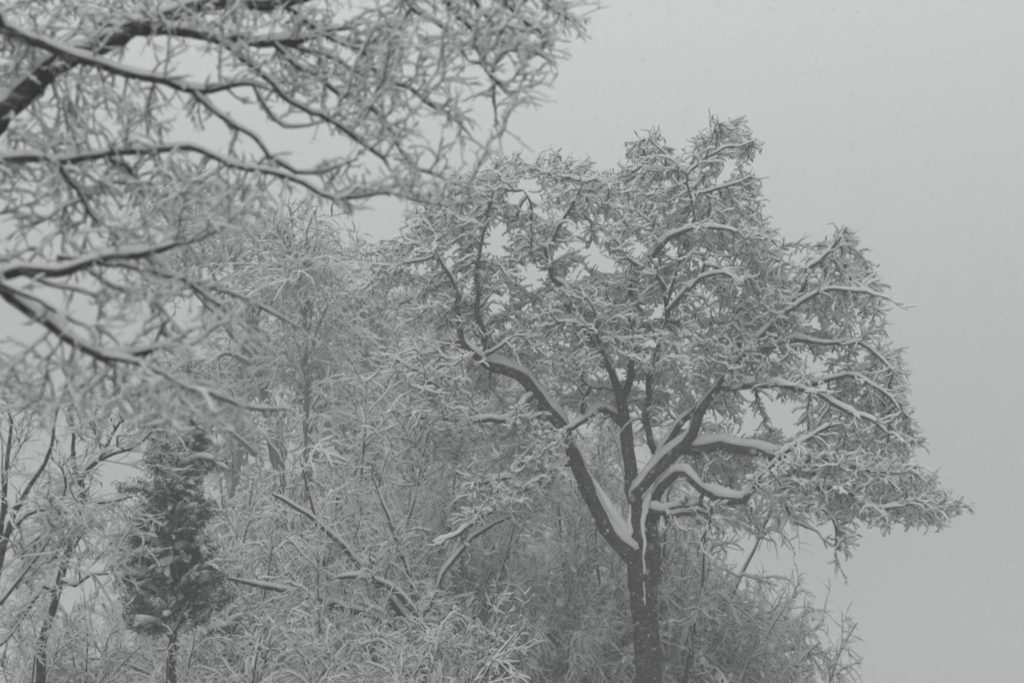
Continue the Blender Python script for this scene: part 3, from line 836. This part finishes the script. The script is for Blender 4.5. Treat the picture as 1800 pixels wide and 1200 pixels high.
edge = grown_tree('young_tree', 'young tree with several thin rising stems cut by the left edge of the photo', 'tree', [
    Yl([(-40, 1240, 14), (-25, 1120, 13), (-5, 1010, 12), (12, 940, 11), (28, 905, 10), (56, 852, 8), (78, 815, 7), (92, 780, 6), (95, 740, 5), (105, 700, 3)], 13.5),
    Yl([(-5, 1000, 10), (2, 930, 9), (7, 862, 8), (14, 790, 7), (20, 740, 5), (10, 690, 4)], 13.5, 13.8),
    Yl([(12, 938, 7), (45, 905, 6), (90, 890, 5), (115, 870, 3)], 13.5, 13.9),
    Yl([(-20, 1080, 8), (30, 1020, 6), (70, 970, 5), (100, 930, 4)], 13.5, 14)],
    dict(n=8, L=(0.7, 1.4), t0=0.2, t1=1, ang=(0.5, 1.2), droop=0.03, wig=0.14, k=7, rfac=0.35, rmin=0.008, up=0.15, taper=0.4),
    dict(n=6, L=(0.25, 0.7), t0=0.15, t1=1, ang=(0.4, 1.0), droop=0.05, wig=0.16, k=5, rfac=0.6, rmin=0.006, taper=0.4),
    dict(n=3, L=(0.1, 0.3), t0=0.1, t1=1, ang=(0.4, 1.0), droop=0.06, wig=0.2, k=4, rfac=0.7, rmin=0.0045, taper=0.3), T=(0.035, 0.015, 0.010))


rods = grown_tree('arching_shrub', 'old shrub with thick snow-laden rods arching out to the left in front of the thicket', 'shrub', [
    Yl([(760, 1260, 16), (745, 1180, 14), (735, 1100, 12), (700, 1040, 10), (650, 1018, 8), (610, 1012, 6), (580, 1018, 4)], 20.5, 19.8),
    Yl([(742, 1170, 14), (700, 1110, 13), (640, 1078, 12), (560, 1056, 11), (500, 1040, 10), (450, 1026, 7), (400, 1016, 4)], 20.4, 19.5),
    Yl([(738, 1130, 12), (690, 1060, 11), (640, 1000, 10), (600, 958, 9), (560, 922, 8), (520, 892, 7), (478, 868, 4)], 20.6, 19.9),
    Yl([(742, 1150, 11), (760, 1050, 9), (800, 980, 8), (850, 930, 7), (905, 905, 4)], 20.6, 21.4),
    Yl([(738, 1120, 10), (722, 1020, 9), (690, 930, 8), (668, 870, 6), (655, 820, 4)], 20.7, 21.2)],
    dict(n=9, L=(0.5, 1.4), t0=0.2, t1=1, ang=(0.4, 1.1), droop=0.07, wig=0.16, k=7, rfac=0.4, rmin=0.007, up=0.15, taper=0.4),
    dict(n=6, L=(0.2, 0.6), t0=0.15, t1=1, ang=(0.4, 1.1), droop=0.05, wig=0.2, k=5, rfac=0.6, rmin=0.005, taper=0.4),
    dict(n=4, L=(0.08, 0.25), t0=0.1, t1=1, ang=(0.4, 1.1), droop=0.05, wig=0.25, k=3, rfac=0.7, rmin=0.004, taper=0.3), T=(0.055, 0.020, 0.013), stem_name='stem')


# ---------------- dark evergreen
def evergreen(name, label, px, py_base, py_top, Y, w):
    b = P(px, py_base, Y); top = P(px + 4, py_top, Y)
    z = float(ground_z(b[0], b[1]))
    root = thing(name, label, 'tree', (b[0], b[1], z))
    g = np.array((b[0], b[1], z - 0.1))
    p, r = smooth_line(np.array([g, g + (top - g) * 0.4 + (0.05, 0, 0), g + (top - g) * 0.75, top]), np.array([.07, .055, .035, .012]), 0.15)
    add_parts(root, [(p, r)], [], (0.03,), None, 'trunk')
    H = top[2] - g[2]
    arr = p[None, :, :]; rad = r[None]
    a1, r1 = spawn(arr, rad, 82, (w * 0.5, w * 1.1), 0.42, 0.99, (0.7, 1.35), 0.05, 0.2, 6, 0.35, 0.008, up=0.35, taper=0.4)
    a2, r2 = spawn(a1, r1, 9, (0.15, 0.42), 0.35, 1, (0.4, 1.0), 0.06, 0.2, 4, 0.6, 0.006, taper=0.2)
    fl = merge([block(a1, r1), block(a2, r2)])
    V, F = bark_tubes(fl, 3); part = stuff(mesh_obj('branches', V, F, TWIG_BARK, root))
    # needle tufts: small blades around every twig
    q = a2.reshape(-1, 3); q = q[rng.random(len(q)) < 0.95]
    nb = 16
    c = np.repeat(q, nb, 0) + rng.normal(size=(len(q) * nb, 3)) * 0.045
    d = unit(rng.normal(size=c.shape) + (0, 0, -0.15)); s = unit(np.cross(d, rng.normal(size=c.shape)))
    ln = rng.uniform(0.06, 0.12, len(c))[:, None]; wd = 0.008
    V = np.stack([c - s * wd, c + s * wd, c + d * ln], 1).reshape(-1, 3)
    F = np.arange(len(V)).reshape(-1, 3)
    stuff(mesh_obj('needles', V, F, mN, root, smooth=False))
    V, F = snow_tubes(block(a1[:, 1:], r1[:, 1:]), 6, 0.10, 0.5, 0.1, wmin=0.07, vert=0.02, tip=0.5)
    V2, F2 = snow_tubes(block(a2, r2), 5, 0.06, 0.6, 0.4, wmin=0.03, vert=0.02, tip=0.5)
    stuff(mesh_obj('snow', np.vstack([V, V2]), np.vstack([F, F2 + len(V)]), SNOW, root))


evergreen('evergreen_tree', 'dark bushy evergreen with snow clumps between the young forked tree and the thicket', 308, 1180, 785, 17.5, 1.3)


# ---------------- shrubs: arching stems from one stool
def shrub_template(seed, H, spread, nst, fine=1.0, T=(0.055, 0.040, 0.024, 0.014), arch=0.10, lean=0.0):
    global rng
    keep = rng; rng = np.random.default_rng(seed)
    an = rng.uniform(0, 2 * np.pi, nst)
    tilt = rng.uniform(0.08, 1.0, nst) * spread
    d = np.stack([np.cos(an) * np.sin(tilt) + lean, np.sin(an) * np.sin(tilt), np.cos(tilt)], -1)
    k = 14
    arr = np.empty((nst, k, 3)); arr[:, 0] = np.stack([np.cos(an) * 0.15, np.sin(an) * 0.15, -0.1 + 0 * an], -1)
    Ls = H * rng.uniform(0.6, 1.12, nst)
    for j in range(1, k):
        d = unit(d + rng.normal(size=d.shape) * 0.06 + np.array((0, 0, -arch * 0.5 * (j / k))) * (0.4 + tilt[:, None]))
        arr[:, j] = arr[:, j - 1] + d * (Ls / (k - 1))[:, None]
    rad = (0.010 + 0.009 * H * rng.uniform(0.6, 1.1, nst))[:, None] * np.linspace(1, 0.28, k)[None]
    a1, r1 = spawn(arr, rad, int(11 * fine), (0.22 * H, 0.48 * H), 0.12, 1, (0.3, 0.95), arch * 0.8, 0.14, 8, 0.5, 0.009, taper=0.45)
    a2, r2 = spawn(a1, r1, int(8 * fine), (0.08 * H, 0.22 * H), 0.1, 1, (0.35, 1.1), arch * 0.6, 0.22, 5, 0.6, 0.007, taper=0.35, flat=0.9)
    a3, r3 = spawn(a2, r2, 5, (0.025 * H, 0.08 * H), 0.1, 1, (0.4, 1.2), arch * 0.4, 0.28, 3, 0.75, 0.005, taper=0.3, flat=0.9)
    out = dict(stems=[], layers=[], rad=float(np.percentile(np.hypot(a3[..., 0], a3[..., 1]), 97)), top=float(np.percentile(a3[..., 2], 99)))
    for i in range(nst):
        f = (arr[i], rad[i], np.zeros(k, int), np.array([k]))
        V, F = bark_tubes(f, 6, 0.1); V2, F2 = snow_tubes(f, 6, T[0], 0.35, vert=0.12, wide=0.35)
        out['stems'].append((tmp_mesh('stem', V, F, FAR_BARK), tmp_mesh('snow', V2, F2, SNOW)))
    for i, fl in enumerate([block(a1, r1), block(a2, r2), block(a3, r3)]):
        if i < 2:
            V, F = bark_tubes(fl, 3); V2, F2 = snow_tubes(fl, 4, T[i + 1], 0.5, 0.08, vert=0.08, wide=0.45, tip=0.7)
            mi = np.r_[np.zeros(len(F), np.int32), np.ones(len(F2), np.int32)]
            V, F = np.vstack([V, V2]), np.vstack([F, F2 + len(V)])
        else:
            V, F, mi = twig_prisms(fl, T[3], bare=0.10, wrap=0.5)
        out['layers'].append((('branches', 'side_branches', 'twigs')[i], tmp_mesh(('branches', 'side_branches', 'twigs')[i], V, F, TWIG_BARK, mi), len(F) * 2))
    print('shrub', seed, 'tris', sum(l[2] for l in out['layers']))
    rng = keep
    return out


def tmp_mesh(name, V, F, m, mi=None):
    o = mesh_obj(name, V, F, m, mi=mi); me = o.data
    bpy.data.objects.remove(o)
    return me


def place(tpl, name, label, cat, loc, rz, sc, group=None):
    root = thing(name, label, cat, loc, group)
    root.rotation_euler = (0, 0, rz); root.scale = sc
    def ob(nm, me, par):
        o = bpy.data.objects.new(nm, me); COL.objects.link(o); o.parent = par; return o
    for s, sn in tpl['stems']:
        a = ob('stem', s, root); ob('snow', sn, a)
    for nm, m1, _ in tpl['layers']:
        a = ob(nm, m1, root); a['kind'] = 'stuff'
    return root


TP = [shrub_template(11, 4.2, 0.95, 13, 1.0, arch=0.10),
      shrub_template(12, 4.0, 1.15, 14, 1.0, arch=0.16),
      shrub_template(13, 3.2, 1.0, 12, 0.9, (0.05, 0.036, 0.022, 0.013), arch=0.14)]


def at_ground(px, Y):
    q = P(px, 1190, Y); return (float(q[0]), float(q[1]), float(ground_z(q[0], q[1])))


def shrubs(tag, rows, group):
    for (px, Y, t, h, label) in rows:
        # h: photo row the shrub reaches up to -> its height
        x, y, z = at_ground(px, Y)
        top = P(px, h, Y)[2]
        H = TP[t]['top']
        s = max(0.3, (top - z) / H)
        wx = s * R8.uniform(0.9, 1.1)
        wx = min(wx, (0.75 if tag == 'low_shrub' else 0.6) * (top - z) / TP[t]['rad'])
        if abs(px - 1150) < 420 and Y > 22.5:      # grown narrow where the oak stands close in front
            wx = min(wx, (Y - 22.7) / TP[t]['rad'])
        place(TP[t], tag, label, 'shrub', (x, y, z), R8.uniform(0, 6.28), (wx, wx, s), group)


shrubs('hazel_shrub', [
    (670, 22.5, 0, 860, 'wide many-stemmed shrub filling the middle of the thicket left of the oak'),
    (555, 19.0, 1, 900, 'arching shrub with long snowy rods right of the dark evergreen'),
    (840, 25.0, 0, 880, 'snowy shrub left of the leaning oak limb, below its lowest side branches'),
    (455, 24.5, 0, 900, 'upright shrub below the forked grey tree'),
    (985, 26.5, 1, 930, 'arching shrub behind the left foot of the oak trunk'),
    (620, 25.5, 0, 720, 'tall pale shrub right below the slim straight trunk'),
    (755, 26.0, 0, 740, 'tall pale shrub between the slim trunk and the oak limb'),
    (900, 27.0, 0, 790, 'tall pale shrub seen through the gap under the leaning oak limb'),
    (385, 24.0, 0, 870, 'upright shrub directly behind the dark evergreen'),
], 'tall shrubs of the thicket')
shrubs('bramble_shrub', [
    (1225, 26.5, 1, 920, 'dense shrub right behind the oak trunk on its right'),
    (1150, 27.5, 0, 800, 'tall pale shrub straight behind the fork of the oak'),
    (1300, 26.5, 1, 980, 'domed shrub under the drooping right branches of the oak'),
    (1365, 26.0, 2, 1080, 'small domed shrub ending the thicket on the right'),
    (1045, 28.0, 0, 790, 'tall pale shrub between the leaning limb and the central stem'),
    (1065, 26.0, 2, 1030, 'low shrub behind the left side of the oak foot'),
    (1225, 26.0, 2, 1050, 'low shrub at the right foot of the oak trunk'),
], 'shrubs behind the oak trunk')
shrubs('low_shrub', [
    (60, 17.0, 2, 1110, 'low snowy bush at the lower left corner'),
    (180, 18.5, 2, 1075, 'low snowy bush right of the young forked tree'),
    (300, 16.0, 2, 1110, 'low snowy bush in front of the evergreen'),
    (420, 15.5, 2, 1095, 'low snowy bush right of the evergreen foot'),
    (560, 15.0, 2, 1110, 'low snowy bush in front of the arching shrub'),
    (700, 15.5, 2, 1090, 'low dark-twigged bush in front of the wide shrub'),
    (800, 24.5, 2, 1080, 'low snowy bush at the bottom edge left of the oak foot'),
    (120, 25.0, 2, 1050, 'pale low bush on the rise behind the young forked tree'),
    (290, 27.0, 2, 1050, 'pale low bush on the rise behind the evergreen'),
], 'low bushes along the bottom')

# ---------------- far trees, pale in the haze
far_rows = [(640, 47, 470, 'pale far tree showing right of the slim trunk'), (725, 52, 520, 'pale far tree behind the left edge of the oak crown'),
            (830, 49, 600, 'pale far tree below the left part of the oak crown'), (960, 55, 640, 'pale far tree seen between the oak limbs'),
            (1190, 52, 760, 'pale far tree behind the right stem of the oak'), (590, 44, 440, 'pale far tree close behind the slim trunk'),
            (205, 62, 930, 'low pale far tree seen in the gap right of the young forked tree'), (40, 58, 900, 'low pale far tree behind the stems at the left edge'),
            (380, 49, 480, 'pale far tree left of the forked grey tree'), (1060, 47, 700, 'pale far tree behind the central oak stem')]


def far_template(seed):
    global rng
    keep = rng; rng = np.random.default_rng(seed)
    k = 14
    arr = np.zeros((1, k, 3)); arr[0, :, 2] = np.linspace(-0.3, 10, k); arr[0, :, :2] += np.cumsum(rng.normal(size=(k, 2)) * 0.07, 0)
    rad = np.linspace(0.14, 0.02, k)[None]
    a0, r0 = spawn(arr, rad, 26, (2.0, 4.2), 0.2, 1, (0.5, 1.05), 0.02, 0.12, 8, 0.42, 0.02, up=0.25, taper=0.6)
    a1, r1 = spawn(a0, r0, 8, (0.8, 1.8), 0.2, 1, (0.4, 1.0), 0.08, 0.16, 6, 0.5, 0.014, taper=0.4)
    a2, r2 = spawn(a1, r1, 7, (0.35, 0.9), 0.1, 1, (0.4, 1.0), 0.11, 0.2, 4, 0.7, 0.011, taper=0.3)
    a3, r3 = spawn(a2, r2, 2, (0.15, 0.4), 0.1, 1, (0.4, 1.0), 0.1, 0.2, 3, 0.7, 0.010, taper=0.3)
    f = (arr[0], rad[0], np.zeros(k, int), np.array([k]))
    V, F = bark_tubes(f, 8, 0.1); V2, F2 = snow_tubes(f, 5, 0.05, 0.3)
    out = dict(stems=[(tmp_mesh('trunk', V, F, FAR_BARK), tmp_mesh('snow', V2, F2, SNOW))], layers=[])
    for nm, fl, T in (('branches', merge([block(a0, r0), block(a1, r1)]), 0.07), ('twigs', merge([block(a2, r2), block(a3, r3)]), 0.045)):
        V, F, mi = twig_prisms(fl, T)
        out['layers'].append((nm, tmp_mesh(nm, V, F, FAR_BARK, mi), len(F) * 2))
    print('far tpl tris', sum(l[2] for l in out['layers']))
    rng = keep
    return out


FT = [far_template(31)]
for i, (px, Y, top, label) in enumerate(far_rows):
    x, y, z = at_ground(px, Y)
    s = (P(px, top, Y)[2] - z) / 11.0
    r = place(FT[0], 'far_tree', label, 'tree', (x, y, z), R8.uniform(0, 6.28), (s * R8.choice((-1, 1)) * R8.uniform(.85, 1.2), s, s), 'pale trees of the wood behind')
    for c in r.children:
        if c.name.startswith('stem'): c.name = 'trunk'

# ------------------------------------------------------------------ falling snow
n = 10000
Yf = rng.uniform(3.5, 26, n)
c = P(rng.uniform(-150, 1950, n), rng.uniform(-100, 1300, n), Yf)
r = rng.uniform(0.0025, 0.0072, n)
octa = np.array([(1, 0, 0), (-1, 0, 0), (0, 1, 0), (0, -1, 0), (0, 0, 1.5), (0, 0, -1.5)], float)
of = np.array([(0, 2, 4), (2, 1, 4), (1, 3, 4), (3, 0, 4), (2, 0, 5), (1, 2, 5), (3, 1, 5), (0, 3, 5)])
V = (c[:, None] + octa[None] * r[:, None, None]).reshape(-1, 3)
F = (np.arange(n)[:, None, None] * 6 + of[None]).reshape(-1, 3)
fl = mesh_obj('falling_snow', V, F, SNOW)
fl['kind'] = 'stuff'; fl['label'] = 'fine snowflakes falling through the air in front of the trees'

tot = {}
for o in bpy.data.objects:
    if o.type == 'MESH': tot[o.data.name] = sum(1 for _ in [0]) * (len(o.data.loops) - 2 * len(o.data.polygons))
print('TOTAL UNIQUE TRIS', sum(tot.values()))
